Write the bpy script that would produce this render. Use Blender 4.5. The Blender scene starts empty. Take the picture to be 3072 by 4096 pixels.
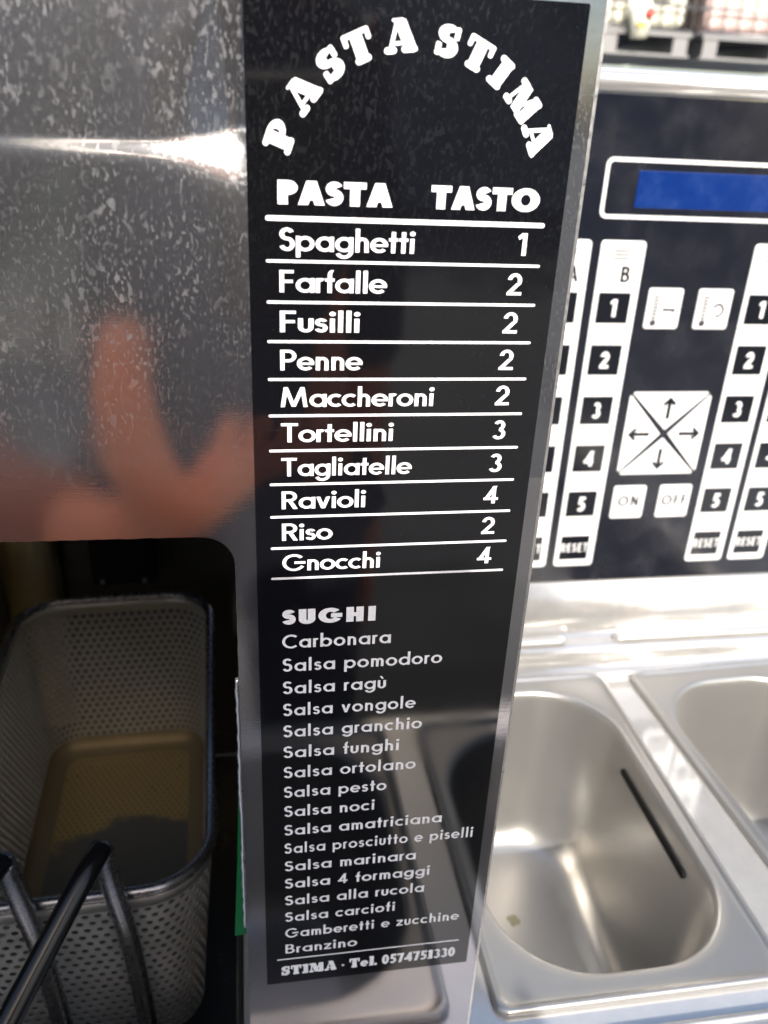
import bpy, bmesh, math, random
from math import sin, cos, pi, radians
from mathutils import Vector, Matrix, Euler

# ------------------------------------------------------------------ camera, light, exposure
S = bpy.context.scene
COL = S.collection
SUN_EL = 34.5
cam_d = bpy.data.cameras.new('camera')
cam = bpy.data.objects.new('camera', cam_d); COL.objects.link(cam)
CAM_LOC = Vector((-.00149, -.24190, -.02892))
CAM_ROT = Euler((radians(64.4785), radians(-2.5247), radians(-8.9288)), 'XYZ')
cam.location = CAM_LOC; cam.rotation_euler = CAM_ROT
cam_d.sensor_fit = 'HORIZONTAL'; cam_d.sensor_width = 36.0; cam_d.lens = 38.86
cam_d.clip_start = .001; cam_d.clip_end = 800
cam_d.dof.use_dof = True; cam_d.dof.focus_distance = .285; cam_d.dof.aperture_fstop = 17.0
cam_d.dof.aperture_blades = 0
S.camera = cam
W = bpy.data.worlds.new('World'); S.world = W; W.use_nodes = True
nt = W.node_tree
sky = nt.nodes.new('ShaderNodeTexSky'); sky.sky_type = 'NISHITA'; sky.sun_disc = False
sky.sun_elevation = radians(SUN_EL); sky.sun_rotation = radians(180); sky.dust_density = 3.0; sky.air_density = 1.2
bg = nt.nodes['Background']; bg.inputs[1].default_value = .15
nt.links.new(sky.outputs[0], bg.inputs[0])
sd = bpy.data.lights.new('sun', 'SUN'); sd.energy = 3.2; sd.angle = radians(.5); sd.color = (1, .95, .88)
sun = bpy.data.objects.new('sun', sd); COL.objects.link(sun)
sun.rotation_euler = (radians(90 - SUN_EL), 0, 0); sun.location = (0, -3, 3)
S.view_settings.view_transform = 'Standard'; S.view_settings.look = 'None'
S.view_settings.gamma = 1; S.view_settings.exposure = 1.1
random.seed(7)

# ------------------------------------------------------------------ object helpers
def props(o, label=None, cat=None, group=None, kind=None):
    if label: o['label'] = label
    if cat: o['category'] = cat
    if group: o['group'] = group
    if kind: o['kind'] = kind
    return o

def empty(name, loc=(0, 0, 0), label=None, cat=None, group=None, rz=0):
    o = bpy.data.objects.new(name, None); COL.objects.link(o)
    o.location = loc; o.rotation_euler = (0, 0, rz); o.empty_display_size = .02
    return props(o, label, cat, group)

def link(name, bm, mat, parent=None, smooth=False, mods=()):
    me = bpy.data.meshes.new(name)
    if isinstance(bm, bmesh.types.BMesh):
        bm.normal_update(); bm.to_mesh(me); bm.free()
    else:
        me.from_pydata(*bm)
    if smooth:
        for p in me.polygons: p.use_smooth = True
    if isinstance(mat, (list, tuple)):
        for m in mat: me.materials.append(m)
    else: me.materials.append(mat)
    o = bpy.data.objects.new(name, me); COL.objects.link(o)
    if parent: o.parent = parent
    for m in mods:
        t = o.modifiers.new(m[0], m[0])
        for k, v in m[1].items(): setattr(t, k, v)
    return o

def box(bm, x0, x1, y0, y1, z0, z1):
    r = bmesh.ops.create_cube(bm, size=1)
    M = Matrix.Translation(((x0+x1)/2, (y0+y1)/2, (z0+z1)/2)) @ Matrix.Diagonal((x1-x0, y1-y0, z1-z0, 1))
    bmesh.ops.transform(bm, matrix=M, verts=r['verts']); return r['verts']

def boxo(name, x0, x1, y0, y1, z0, z1, mat, parent=None, bev=0, seg=2):
    bm = bmesh.new(); box(bm, x0, x1, y0, y1, z0, z1)
    m = (('BEVEL', dict(width=bev, segments=seg, limit_method='ANGLE')),) if bev else ()
    return link(name, bm, mat, parent, smooth=False, mods=m)

def tube(bm, pts, r, n=10, cap=True):
    pts = [Vector(p) for p in pts]; rings = []
    R = r if isinstance(r, (list, tuple)) else [r]*len(pts)
    up = None
    for i, p in enumerate(pts):
        a = pts[max(i-1, 0)]; b = pts[min(i+1, len(pts)-1)]
        d = (b-a).normalized()
        if up is None:
            up = d.orthogonal().normalized()
        up = (up - d*up.dot(d)).normalized(); s = d.cross(up)
        rings.append([bm.verts.new(p + R[i]*(cos(2*pi*k/n)*up + sin(2*pi*k/n)*s)) for k in range(n)])
    for a, b in zip(rings, rings[1:]):
        for k in range(n): bm.faces.new((a[k], a[(k+1) % n], b[(k+1) % n], b[k]))
    if cap:
        bm.faces.new(rings[0][::-1]); bm.faces.new(rings[-1])

def smooth_path(pts, sub=6):
    P = [Vector(p) for p in pts]; out = []
    for i in range(len(P)-1):
        p0, p1, p2, p3 = P[max(i-1, 0)], P[i], P[i+1], P[min(i+2, len(P)-1)]
        for k in range(sub):
            t = k/sub
            out.append(.5*((2*p1)+(p2-p0)*t+(2*p0-5*p1+4*p2-p3)*t*t+(3*p1-p0-3*p2+p3)*t**3))
    out.append(P[-1]); return out

def rrect(x0, x1, y0, y1, r, n=10):
    """rounded rectangle, ccw, 4*(n+1) points"""
    out = []
    for cx, cy, a in ((x1-r, y0+r, -90), (x1-r, y1-r, 0), (x0+r, y1-r, 90), (x0+r, y0+r, 180)):
        for k in range(n+1):
            t = radians(a+90*k/n); out.append((cx+r*cos(t), cy+r*sin(t)))
    return out

def loft(bm, rings, close_last=False, close_first=False, cyclic=True):
    vs = [[bm.verts.new(p) for p in r] for r in rings]
    for a, b in zip(vs, vs[1:]):
        n = len(a)
        for k in range(n if cyclic else n-1):
            bm.faces.new((a[k], a[(k+1) % n], b[(k+1) % n], b[k]))
    if close_last: bm.faces.new(vs[-1])
    if close_first: bm.faces.new(vs[0][::-1])
    return vs

# ------------------------------------------------------------------ materials
def mat(name, col=(.8, .8, .8), rough=.5, metal=0, **kw):
    m = bpy.data.materials.new(name); m.use_nodes = True
    b = m.node_tree.nodes['Principled BSDF']
    b.inputs['Base Color'].default_value = (*col, 1); b.inputs['Roughness'].default_value = rough
    b.inputs['Metallic'].default_value = metal
    for k, v in kw.items():
        b.inputs[k.replace('_', ' ')].default_value = v
    return m
class N:
    def __init__(s, m): s.t = m.node_tree; s.b = s.t.nodes['Principled BSDF']
    def new(s, typ, ins=None, **kw):
        n = s.t.nodes.new(typ)
        for k, v in kw.items(): setattr(n, k, v)
        for k, v in (ins or {}).items():
            if isinstance(v, bpy.types.NodeSocket): s.t.links.new(v, n.inputs[k])
            else: n.inputs[k].default_value = v
        return n
    def coord(s, scale=(1, 1, 1), rot=(0, 0, 0), loc=(0, 0, 0)):
        c = s.new('ShaderNodeTexCoord')
        return s.new('ShaderNodeMapping', {0: c.outputs['Object'], 1: loc, 2: rot, 3: scale}).outputs[0]
    def noise(s, v, scale, detail=2, rough=.5, dist=0):
        return s.new('ShaderNodeTexNoise', {'Vector': v, 'Scale': scale, 'Detail': detail, 'Roughness': rough, 'Distortion': dist}).outputs[0]
    def ramp(s, f, a, b, va=0., vb=1., smooth=True):
        n = s.new('ShaderNodeMapRange', {0: f, 1: a, 2: b, 3: va, 4: vb})
        n.interpolation_type = 'SMOOTHSTEP' if smooth else 'LINEAR'
        return n.outputs[0]
    def math(s, op, a, b=0.):
        return s.new('ShaderNodeMath', {0: a, 1: b}, operation=op).outputs[0]
    def mixc(s, f, a, b):
        n = s.new('ShaderNodeMix', data_type='RGBA')
        for i, v in ((0, f), (6, a), (7, b)):
            if isinstance(v, bpy.types.NodeSocket): s.t.links.new(v, n.inputs[i])
            else: n.inputs[i].default_value = v if i == 0 else (*v, 1)
        return n.outputs[2]
    def set(s, name, sock): s.t.links.new(sock, s.b.inputs[name])
    def bump(s, h, strength=.2, dist=.001, name='Normal'):
        n = s.new('ShaderNodeBump', {'Height': h, 'Strength': strength, 'Distance': dist})
        s.set(name, n.outputs[0]); return n

def water_spots(n, seed=0.):
    """mask of dried water spots: rounded blots, some run together into drips"""
    v = n.coord((1, 1, .62), (0, radians(18), 0), (seed, 0, seed))
    big = n.ramp(n.noise(v, 470, 1.5, .45, .10), .60, .66)
    v3 = n.coord((1, 1, .5), (0, radians(-8), 0), (seed+.3, 0, .2))
    mid = n.ramp(n.noise(v3, 1050, 1.2, .5, .1), .575, .64)
    v2 = n.coord((1, 1, .35), (0, radians(-30), 0), (seed, .1, 0))
    sm = n.ramp(n.noise(v2, 2100, 1, .5, .1), .60, .67)
    z = n.noise(n.coord((1, 1, 1), (0, 0, 0), (seed, 3, 1)), 22, 2)
    zone = n.ramp(z, .40, .60)
    bigz = n.math('MULTIPLY', big, n.ramp(z, .46, .56))
    a = n.math('MAXIMUM', bigz, n.math('MULTIPLY', mid, n.ramp(z, .35, .5, .25, .85)))
    return n.math('MAXIMUM', a, n.math('MULTIPLY', sm, n.ramp(z, .40, .60, .55, .25))), zone

# --- plate: brushed stainless with dried water
M_plate = mat('brushed_plate_steel', (.56, .56, .585), .16, 1)
n = N(M_plate)
spots, zone = water_spots(n)
zsep = n.new('ShaderNodeSeparateXYZ', {0: n.coord()}).outputs[2]
hmask = n.ramp(zsep, -.150, -.060, .12, 1.)    # the sheet was splashed mostly above the opening
spots = n.math('MULTIPLY', n.math('MULTIPLY', spots, hmask), n.ramp(n.noise(n.coord(), 90, 2), .35, .65, .6, 1.15))
sc1 = n.ramp(n.noise(n.coord((2400, 1, 50), (0, radians(72), 0)), 1, 2, .6), .70, .76)
sc2 = n.ramp(n.noise(n.coord((2000, 1, 60), (0, radians(-35), 0), (.3, 0, .1)), 1, 2, .6), .73, .78)
scr = n.math('MULTIPLY', n.math('MAXIMUM', sc1, sc2), n.ramp(n.noise(n.coord(), 38, 3), .50, .62, .0, .8))
pin = n.ramp(n.noise(n.coord(), 1900, 1), .76, .80)
spots = n.math('MAXIMUM', spots, n.math('MAXIMUM', scr, pin))
grain = n.noise(n.coord((90, 1, 2600), (0, radians(3), 0)), 1, 3, .6)
haze = n.noise(n.coord(), 45, 3, .6)
n.set('Base Color', n.mixc(spots, (.47, .455, .47), (.58, .57, .575)))
rg = n.math('ADD', n.ramp(grain, .3, .7, .035, .07, False), n.math('MULTIPLY', spots, .12))
n.set('Roughness', n.math('ADD', rg, n.ramp(haze, .4, .7, 0, .05)))
n.bump(n.math('ADD', n.math('MULTIPLY', grain, .4), n.math('MULTIPLY', spots, .35)), .035, .0006)
# thin lime film: part of the light scatters off the dried spots
dif = n.new('ShaderNodeBsdfDiffuse', {0: (.62, .62, .64, 1)})
soft = n.new('ShaderNodeBsdfAnisotropic', {'Color': (.60, .60, .62, 1), 'Roughness': .42, 'Anisotropy': 0.})
m0 = n.new('ShaderNodeMixShader', {0: .10, 1: n.b.outputs[0], 2: soft.outputs[0]})
mx = n.new('ShaderNodeMixShader', {0: n.math('ADD', n.math('MULTIPLY', spots, .085), .010), 1: m0.outputs[0], 2: dif.outputs[0]})
n.t.links.new(mx.outputs[0], n.t.nodes['Material Output'].inputs[0])

def steel(name, col, r0, r1, grain_dir=(40, 1200, 40), bump=.04, film=.03, mott=1.):
    m = mat(name, col, r0, 1); n = N(m)
    g = n.noise(n.coord(grain_dir), 1, 3, .6); h = n.noise(n.coord(), 30, 4, .6)
    n.set('Roughness', n.math('ADD', n.ramp(g, .3, .7, r0, r1, False), n.ramp(h, .45, .75, 0, .03*mott)))
    n.bump(g, bump, .0005)
    if film:
        f = n.ramp(n.noise(n.coord(), 60, 5, .65), .35, .75, film*(1-.15*mott), film*(1+.3*mott))
        d = n.new('ShaderNodeBsdfDiffuse', {0: (.6, .59, .57, 1)})
        mx = n.new('ShaderNodeMixShader', {0: f, 1: n.b.outputs[0], 2: d.outputs[0]})
        n.t.links.new(mx.outputs[0], n.t.nodes['Material Output'].inputs[0])
    return m
M_counter = steel('countertop_steel', (.66, .65, .63), .05, .08, film=.42, mott=.3)
M_pan = steel('container_steel', (.40, .385, .36), .31, .35, (14, 300, 14), .004, film=.15, mott=.15)
M_fascia = steel('fascia_steel', (.66, .64, .61), .15, .21, (900, 40, 40), film=.30, mott=.3)
M_edge = steel('cut_edge_steel', (.7, .68, .66), .25, .4, (400, 400, 400))
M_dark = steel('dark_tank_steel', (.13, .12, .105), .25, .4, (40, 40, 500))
M_tank = steel('golden_lit_steel', (.62, .54, .32), .28, .4, (40, 40, 500))  # golden light and reflected tint put into the base colour
M_mesh = steel('perforated_sheet_steel', (.40, .41, .39), .28, .4, (200, 200, 200), film=.28)
M_foot = steel('stained_foot_steel', (.24, .185, .095), .6, .7, (200, 200, 200), film=.06)
M_rod = steel('handle_rod_steel', (.20, .20, .22), .2, .32, (300, 300, 300))
M_rodblk = mat('black_coated_rod', (.004, .004, .005), .2, Specular_IOR_Level=.28)
M_black = mat('black_plastic', (.004, .004, .004), .7, Specular_IOR_Level=.2)
M_green = mat('green_plastic_tape', (.0, .17, .05), .4)
M_floor = mat('ochre_basket_floor', (.30, .20, .09), .5, .3)
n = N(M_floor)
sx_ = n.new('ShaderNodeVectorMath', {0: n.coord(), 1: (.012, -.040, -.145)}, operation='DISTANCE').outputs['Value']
q = n.ramp(n.math('ADD', sx_, n.math('MULTIPLY', n.noise(n.coord(), 28, 4, .6), .045)), .116, .106)  # darker grey disc mixed into the ochre floor colour
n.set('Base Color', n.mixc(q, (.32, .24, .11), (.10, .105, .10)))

# --- sticker: glossy black vinyl with smears and scratches
M_vinyl = mat('glossy_black_vinyl', (.004, .004, .005), .05, 0, Specular_IOR_Level=.75, IOR=1.52)
n = N(M_vinyl)
sp, zn = water_spots(n, 4.3)
zs = n.new('ShaderNodeSeparateXYZ', {0: n.coord()}).outputs[2]
spz = n.math('MULTIPLY', sp, n.ramp(zs, -.085, -.035, 0., 1.))
scr = n.ramp(n.noise(n.coord((35, 1, 2600), (0, radians(2), 0)), 1, 2, .6), .70, .78)
scm = n.math('MULTIPLY', scr, n.ramp(n.noise(n.coord(), 60, 2), .5, .65))
dust = n.ramp(n.noise(n.coord(), 2600, 1), .74, .79)
n.set('Base Color', n.mixc(n.math('MAXIMUM', n.math('MULTIPLY', spz, .16), n.math('MULTIPLY', n.math('MAXIMUM', scm, dust), .9)), (.004, .004, .005), (.035, .037, .04)))
n.set('Roughness', n.math('ADD', n.ramp(n.noise(n.coord(), 25, 3), .4, .7, .045, .09), n.math('MULTIPLY', spz, .10)))
M_white = mat('white_print', (.82, .81, .83), .45)
n = N(M_white)
n.set('Base Color', n.mixc(n.ramp(n.noise(n.coord(), 1500, 3, .7), .35, .75), (.84, .83, .85), (.70, .69, .71)))

# --- control panel
M_face = mat('black_membrane', (.008, .009, .014), .18)
n = N(M_face)
sm = n.ramp(n.noise(n.coord(), 26, 5, .62), .48, .8)
n.set('Base Color', n.mixc(sm, (.007, .008, .013), (.017, .018, .024)))
n.set('Roughness', n.ramp(n.noise(n.coord(), 40, 3), .3, .7, .12, .3))
M_key = mat('white_membrane_print', (.70, .70, .70), .3)
M_keyblk = mat('black_key_print', (.004, .005, .008), .16)
M_faint = mat('grey_key_print', (.03, .03, .035), .5)
M_lcd = mat('blue_display', (.012, .075, .36), .12)
n = N(M_lcd)
n.set('Base Color', n.mixc(n.ramp(n.noise(n.coord(), 30, 5, .6), .45, .8), (.003, .018, .11), (.022, .05, .17)))
n.b.inputs['Emission Color'].default_value = (.01, .07, .4, 1); n.b.inputs['Emission Strength'].default_value = .03

# --- surroundings
def plain(name, c1, c2, rough, sc):
    m = mat(name, c1, rough); n = N(m)
    n.set('Base Color', n.mixc(n.ramp(n.noise(n.coord(), sc, 5, .6), .35, .65), c1, c2)); return m
M_ground = plain('asphalt', (.05, .05, .05), (.075, .072, .068), .9, 3)
M_conc = plain('concrete', (.32, .31, .29), (.24, .23, .21), .9, 2)
M_cream = plain('cream_tank_plastic', (.76, .75, .64), (.70, .68, .56), .45, 3)
M_pink = plain('pink_tank_plastic', (.72, .54, .50), (.64, .46, .43), .45, 3)
M_grey = plain('grey_tank_plastic', (.52, .52, .50), (.40, .40, .39), .45, 3)
M_galv = mat('galvanised_tube', (.30, .30, .31), .4, .8)
M_plaster = plain('grey_wall_plaster', (.36, .36, .39), (.22, .22, .25), .9, .6)
M_bark = plain('bark', (.09, .06, .04), (.05, .035, .025), .9, 6)
M_leaf = plain('foliage', (.045, .085, .025), (.07, .11, .035), .7, 2)
M_skin = mat('skin', (.74, .20, .065), .5); M_skin.node_tree.nodes['Principled BSDF'].inputs['Subsurface Weight'].default_value = .1
M_shirt = plain('navy_cloth', (.014, .018, .035), (.02, .024, .045), .9, 30)
M_sleeve = plain('rust_cloth', (.34, .075, .025), (.26, .06, .02), .9, 30)
M_jeans = plain('dark_jeans', (.03, .035, .06), (.02, .025, .045), .9, 30)
M_hair = mat('dark_hair', (.02, .013, .01), .5)

# ------------------------------------------------------------------ stroke lettering
# glyphs in cap-height units; every primitive is a polygon list; w = stem weight
def bar(x0, y0, x1, y1): return [[(x0, y0), (x1, y0), (x1, y1), (x0, y1)]]
def dia(x0, y0, x1, y1, w): return [[(x0, y0), (x0+w, y0), (x1+w, y1), (x1, y1)]]
def arc(cx, cy, rx, ry, a0, a1, w, h=None, n=None):
    h = w if h is None else h; n = n or max(6, int(abs(a1-a0)/9)); out = []
    P = [(radians(a0+(a1-a0)*k/n)) for k in range(n+1)]
    for a, b in zip(P, P[1:]):
        ri, rj = max(rx-w, .01), max(ry-h, .01)
        out.append([(cx+rx*cos(a), cy+ry*sin(a)), (cx+rx*cos(b), cy+ry*sin(b)), (cx+ri*cos(b), cy+rj*sin(b)), (cx+ri*cos(a), cy+rj*sin(a))])
    return out
def dot(cx, cy, r): return [[(cx+r*cos(2*pi*k/16), cy+r*sin(2*pi*k/16)) for k in range(16)]]
def sshape(W_, H, w, h, a=28):
    r1 = H*.5*.94*(1+h/H)/2*1.0; r2 = (H+h)/2-r1
    return arc(W_/2, H-r1, W_/2*.95, r1, a, 270, w, h)+arc(W_/2, r2, W_/2, r2, 90, -180+a*.8, w, h)
def glyph(c, w):
    h = w*.86; X = .655; D = -.27; r = X/2; B = 2*r*1.02; bx = B/2
    if c == ' ': return [], .30
    if c == 'a': return arc(bx, r, bx, r, 0, 360, w, h)+bar(B-w, 0, B, X), B
    if c == 'b': return arc(bx, r, bx, r, 0, 360, w, h)+bar(0, 0, w, 1.03), B
    if c == 'd': return arc(bx, r, bx, r, 0, 360, w, h)+bar(B-w, 0, B, 1.03), B
    if c == 'p': return arc(bx, r, bx, r, 0, 360, w, h)+bar(0, D, w, X), B
    if c == 'g': return arc(bx, r, bx, r, 0, 360, w, h)+bar(B-w, .02, B, X)+arc(bx, .04, bx, .33, 0, -155, w, h), B
    if c == 'c': return arc(bx, r, bx, r, 48, 312, w, h), B*.86
    if c == 'e': return arc(bx, r, bx, r, 0, 318, w, h)+bar(w*.6, r-h*.42, B-.015, r+h*.36), B
    if c == 'o': return arc(bx, r, bx, r, 0, 360, w, h), B
    if c == 'f': return bar(.09, 0, .09+w, .80)+arc(.09+.17, .80, .17, .235, 180, 75, w, h)+bar(0, X-h, .34, X), .33
    if c == 't': return bar(.09, 0, .09+w, .93)+bar(0, X-h, .18+w, X), .18+w
    if c == 'l': return bar(0, 0, w, 1.03), w
    if c == 'i': return bar(0, 0, w, X)+dot(w/2, .87, w*.66), w
    if c == 'h': return bar(0, 0, w, 1.03)+arc(.245, .40, .245, .255, 180, 0, w, h)+bar(.49-w, 0, .49, .40), .49
    if c == 'n': return bar(0, 0, w, X)+arc(.245, .40, .245, .255, 180, 0, w, h)+bar(.49-w, 0, .49, .40), .49
    if c == 'm': return bar(0, 0, w, X)+arc(.225, .40, .225, .255, 180, 0, w, h)+bar(.45-w, 0, .45, .40)+arc(.675-w, .40, .225, .255, 180, 0, w, h)+bar(.9-2*w, 0, .9-w, .40), .9-w
    if c in 'uù':
        g = bar(0, .25, w, X)+arc(.245, .25, .245, .25, 180, 360, w, h)+bar(.49-w, .25, .49, X)
        if c == 'ù': g += [[(.10, .98), (.24, .98), (.34, .76), (.25, .76)]]
        return g, .49
    if c == 'r': return bar(0, 0, w, X)+arc(.20, X-.20, .20, .21, 150, 52, w, h), .30
    if c == 's': return sshape(.42, X, w*.95, h*.95, 22), .42
    if c == 'v': return dia(.20, 0, 0, X, w)+dia(.20, 0, .40, X, w), .40+w
    if c == 'z': return bar(0, X-h, .48, X)+bar(0, 0, .48, h)+dia(0, h, .48-w*1.15, X-h, w*1.15), .48
    if c == 'S': return sshape(.56, 1, w*1.05, h*1.08, 26), .56
    if c == 'C': return arc(.5, .5, .5, .51, 46, 314, w, h), .84
    if c == 'G': return arc(.5, .5, .5, .51, 42, 330, w, h)+bar(.52, .5-h*.55, .99, .5+h*.5), 1.0
    if c == 'O': return arc(.5, .5, .5, .51, 0, 360, w*1.05, h), 1.0
    if c == 'F': return bar(0, 0, w, 1)+bar(w*.9, 1-h, .5, 1)+bar(w*.9, .47-h*.3, .47, .47+h*.7), .5
    if c == 'E': return bar(0, 0, w, 1)+bar(w*.9, 1-h, .5, 1)+bar(w*.9, .47-h*.3, .47, .47+h*.7)+bar(w*.9, 0, .5, h), .5
    if c == 'P': return bar(0, 0, w, 1)+bar(w*.9, 1-h, .32, 1)+bar(w*.9, .40, .32, .40+h)+arc(.31, .70, .30, .30, 90, -90, w, h), .61
    if c == 'B': return bar(0, 0, w, 1)+bar(w*.9, 1-h, .32, 1)+bar(w*.9, .49-h/2+.03, .32, .49+h/2+.03)+bar(w*.9, 0, .32, h)+arc(.31, .74, .25, .26, 90, -90, w, h)+arc(.31, .28, .31, .29, 90, -90, w, h), .62
    if c == 'R': return bar(0, 0, w, 1)+bar(w*.9, 1-h, .32, 1)+bar(w*.9, .42, .32, .42+h)+arc(.31, .71, .30, .29, 90, -90, w, h)+dia(.64-w*1.15, 0, .24, .46, w*1.15), .64
    if c == 'M': return dia(0, 0, .12, 1, w)+dia(.88, 0, .76, 1, w)+dia(.50-w*.5, .02, .12, 1, w)+dia(.50-w*.5, .02, .88-w*0-.12, 1, w), .88+w
    if c == 'T': t = .58+w*.4; return bar(t/2-w/2, 0, t/2+w/2, 1-h*.5)+bar(0, 1-h*1.05, t, 1), t
    if c == 'A': t = .70+w*.4; return dia(0, 0, t/2-w/2, 1, w)+dia(t-w, 0, t/2-w/2, 1, w)+bar(t*.24, .20, t*.76, .20+h*.85), t
    if c == 'U': return bar(0, .3, w, 1)+bar(.68-w, .3, .68, 1)+arc(.34, .32, .34, .33, 180, 360, w, h), .68
    if c == 'H': return bar(0, 0, w, 1)+bar(.72-w, 0, .72, 1)+bar(w*.9, .5-h/2, .72-w*.9, .5+h/2), .72
    if c == 'I': return bar(0, 0, w, 1), w
    if c == 'N': return bar(0, 0, w, 1)+bar(.72-w, 0, .72, 1)+dia(.72-w*1.1, 0, 0, 1, w*1.1), .72
    if c == '1': return bar(.20, 0, .20+w, 1)+[[(0, .84), (.06, .70), (.24, .83), (.22, 1.0), (.16, 1.0)]], .20+w
    if c == '2': return arc(.29, .69, .29, .32, 175, -28, w, h)+dia(0, h*.8, .565-w*1.2, .56, w*1.25)+bar(0, 0, .60, h), .60
    if c == '3': return arc(.28, .74, .25, .27, 155, -88, w, h)+arc(.28, .285, .29, .295, 92, -155, w, h), .57
    if c == '4': return dia(0, .22, .40, 1, w*1.1)+bar(0, .20, .66, .20+h)+bar(.37, 0, .37+w, .98), .66
    if c == '5': return arc(.25, .32, .31, .33, 118, -140, w, h)+bar(.09, 1-h, .52, 1)+dia(.055, .48, .10, 1, w*.92), .56
    if c == '0': return arc(.3, .5, .3, .51, 0, 360, w, h), .6
    if c == '7': return bar(0, 1-h, .58, 1)+dia(.12, 0, .56-w*1.05, 1-h*.6, w*1.1), .58
    if c == '-': return dot(.12, .40, .10)+bar(.02, .34, .22, .46), .24
    if c == '.': return dot(.12, .12, .13), .24
    return [], .3

def cap_bar(x0, y0, x1, y1, rr=None, n=5):
    rr = min(abs(x1-x0), abs(y1-y0))/2*.98 if rr is None else rr
    return [rrect(x0, x1, y0, y1, rr, n)]
def slab(c, w=.37):
    """fat rounded old-style serif letters"""
    h = .22; s = .215
    if c == 'P': return cap_bar(.12, .02, .12+w, .98, .05)+cap_bar(0, 0, .52, s)+cap_bar(0, 1-s, .4, 1)+arc(.46, .68, .38, .32, 92, -92, w*.72, h*.8)+cap_bar(.2, 1-h*.8, .50, 1, .04)+cap_bar(.25, .36, .50, .36+h*.8, .04), .84
    if c == 'A': return dia(.10, .04, .40, .99, .13)+dia(.64, .04, .34, .99, w)+cap_bar(.30, .93, .66, 1.03)+cap_bar(0, 0, .38, s)+cap_bar(.52, 0, 1.0, s)+bar(.25, .24, .70, .36), 1.0
    if c == 'S': return sshape(.70, 1.0, w, .20, 30)+cap_bar(.52, .58, .68, .98, .07)+cap_bar(.02, .02, .19, .42, .07), .72
    if c == 'T': return cap_bar(.43-w/2, .03, .43+w/2, .99, .05)+cap_bar(.18, 0, .68, s)+cap_bar(0, .83, .86, 1.0)+cap_bar(0, .60, .15, 1.0)+cap_bar(.71, .60, .86, 1.0), .86
    if c == 'I': return cap_bar(.12, .03, .12+w, .97, .05)+cap_bar(0, 0, .52, s)+cap_bar(0, 1-s, .52, 1), .52
    if c == 'M': return dia(.12, .04, .16, .97, .12)+dia(.82, .04, .78, .97, w)+dia(.46, .05, .16, .99, w)+dia(.46, .05, .84, .99, .14)+cap_bar(0, 0, .38, s)+cap_bar(.70, 0, 1.2, s)+cap_bar(0, 1-s, .42, 1)+cap_bar(.76, 1-s, 1.18, 1), 1.2
    if c == 'l': return cap_bar(.06, .02, .06+w*.9, 1.02, .05)+cap_bar(0, 0, .38, .12)+cap_bar(0, .92, .2, 1.03), .38
    if c == '1': return cap_bar(.10, .02, .10+w*.9, .98, .05)+cap_bar(0, 0, .46, .12)+cap_bar(0, .78, .2, .92), .46
    if c == 'e': return glyph('e', .22)
    g = glyph(c, .24 if c.isdigit() else w)
    if c in '57': g = (g[0]+cap_bar(.40, .72, .54, 1.02), g[1])
    return g

def set_text(s, style, w, cap, x0, x1=None, sx=1.0, track=.09, fit=None):
    """-> polygons in mm, fitted between x0 and x1 by tracking"""
    f = (lambda ch: slab(ch)) if style == 'slab' else (lambda ch: glyph(ch, w))
    gs = [f(ch) for ch in s]; nat = sum(g[1] for g in gs)*sx*cap
    B_ = [(.035 if ch in 'lihnmIHNFM' else -.02 if ch in 'oecO' else 0.)*(style != 'slab') for ch in s]
    nat += sum(2*b for b in B_[1:-1])*sx*cap+(B_[0]+B_[-1])*sx*cap
    if x1 is not None: track = ((x1-x0)-nat)/max(1, len(s)-1)
    else: track *= cap
    if fit is not None and x1 is not None:
        track = fit*cap; sx = ((x1-x0)-track*(len(s)-1))/(nat/sx)
    x = x0; out = []
    for i, (polys, adv) in enumerate(gs):
        if i: x += B_[i]*cap*sx
        out.append([[(x+p[0]*cap*sx, p[1]*cap) for p in pl] for pl in polys]); x += (adv+B_[i])*cap*sx+track
    return out, x-track

class Print:
    """collects flat polygons in the x-z plane (metres), each a few microns over the last"""
    def __init__(s, y): s.v = []; s.f = []; s.y = y; s.k = 0
    def poly(s, pts):
        y = s.y - .000006*(s.k % 9); s.k += 1
        b = len(s.v); s.v += [(p[0], y, p[1]) for p in pts]
        a = sum(pts[i][0]*pts[(i+1) % len(pts)][1]-pts[(i+1) % len(pts)][0]*pts[i][1] for i in range(len(pts)))
        idx = list(range(b, b+len(pts)))
        s.f.append(idx if a > 0 else idx[::-1])
    def text(s, string, style, w, cap, x0, z, x1=None, **kw):
        gl, xe = set_text(string, style, w, cap*1000, x0*1000, None if x1 is None else x1*1000, **kw)
        for g in gl:
            for pl in g: s.poly([(a/1000, z+b/1000) for a, b in pl])
    def build(s, name, m, parent): return link(name, (s.v, [], s.f), m, parent)

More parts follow.
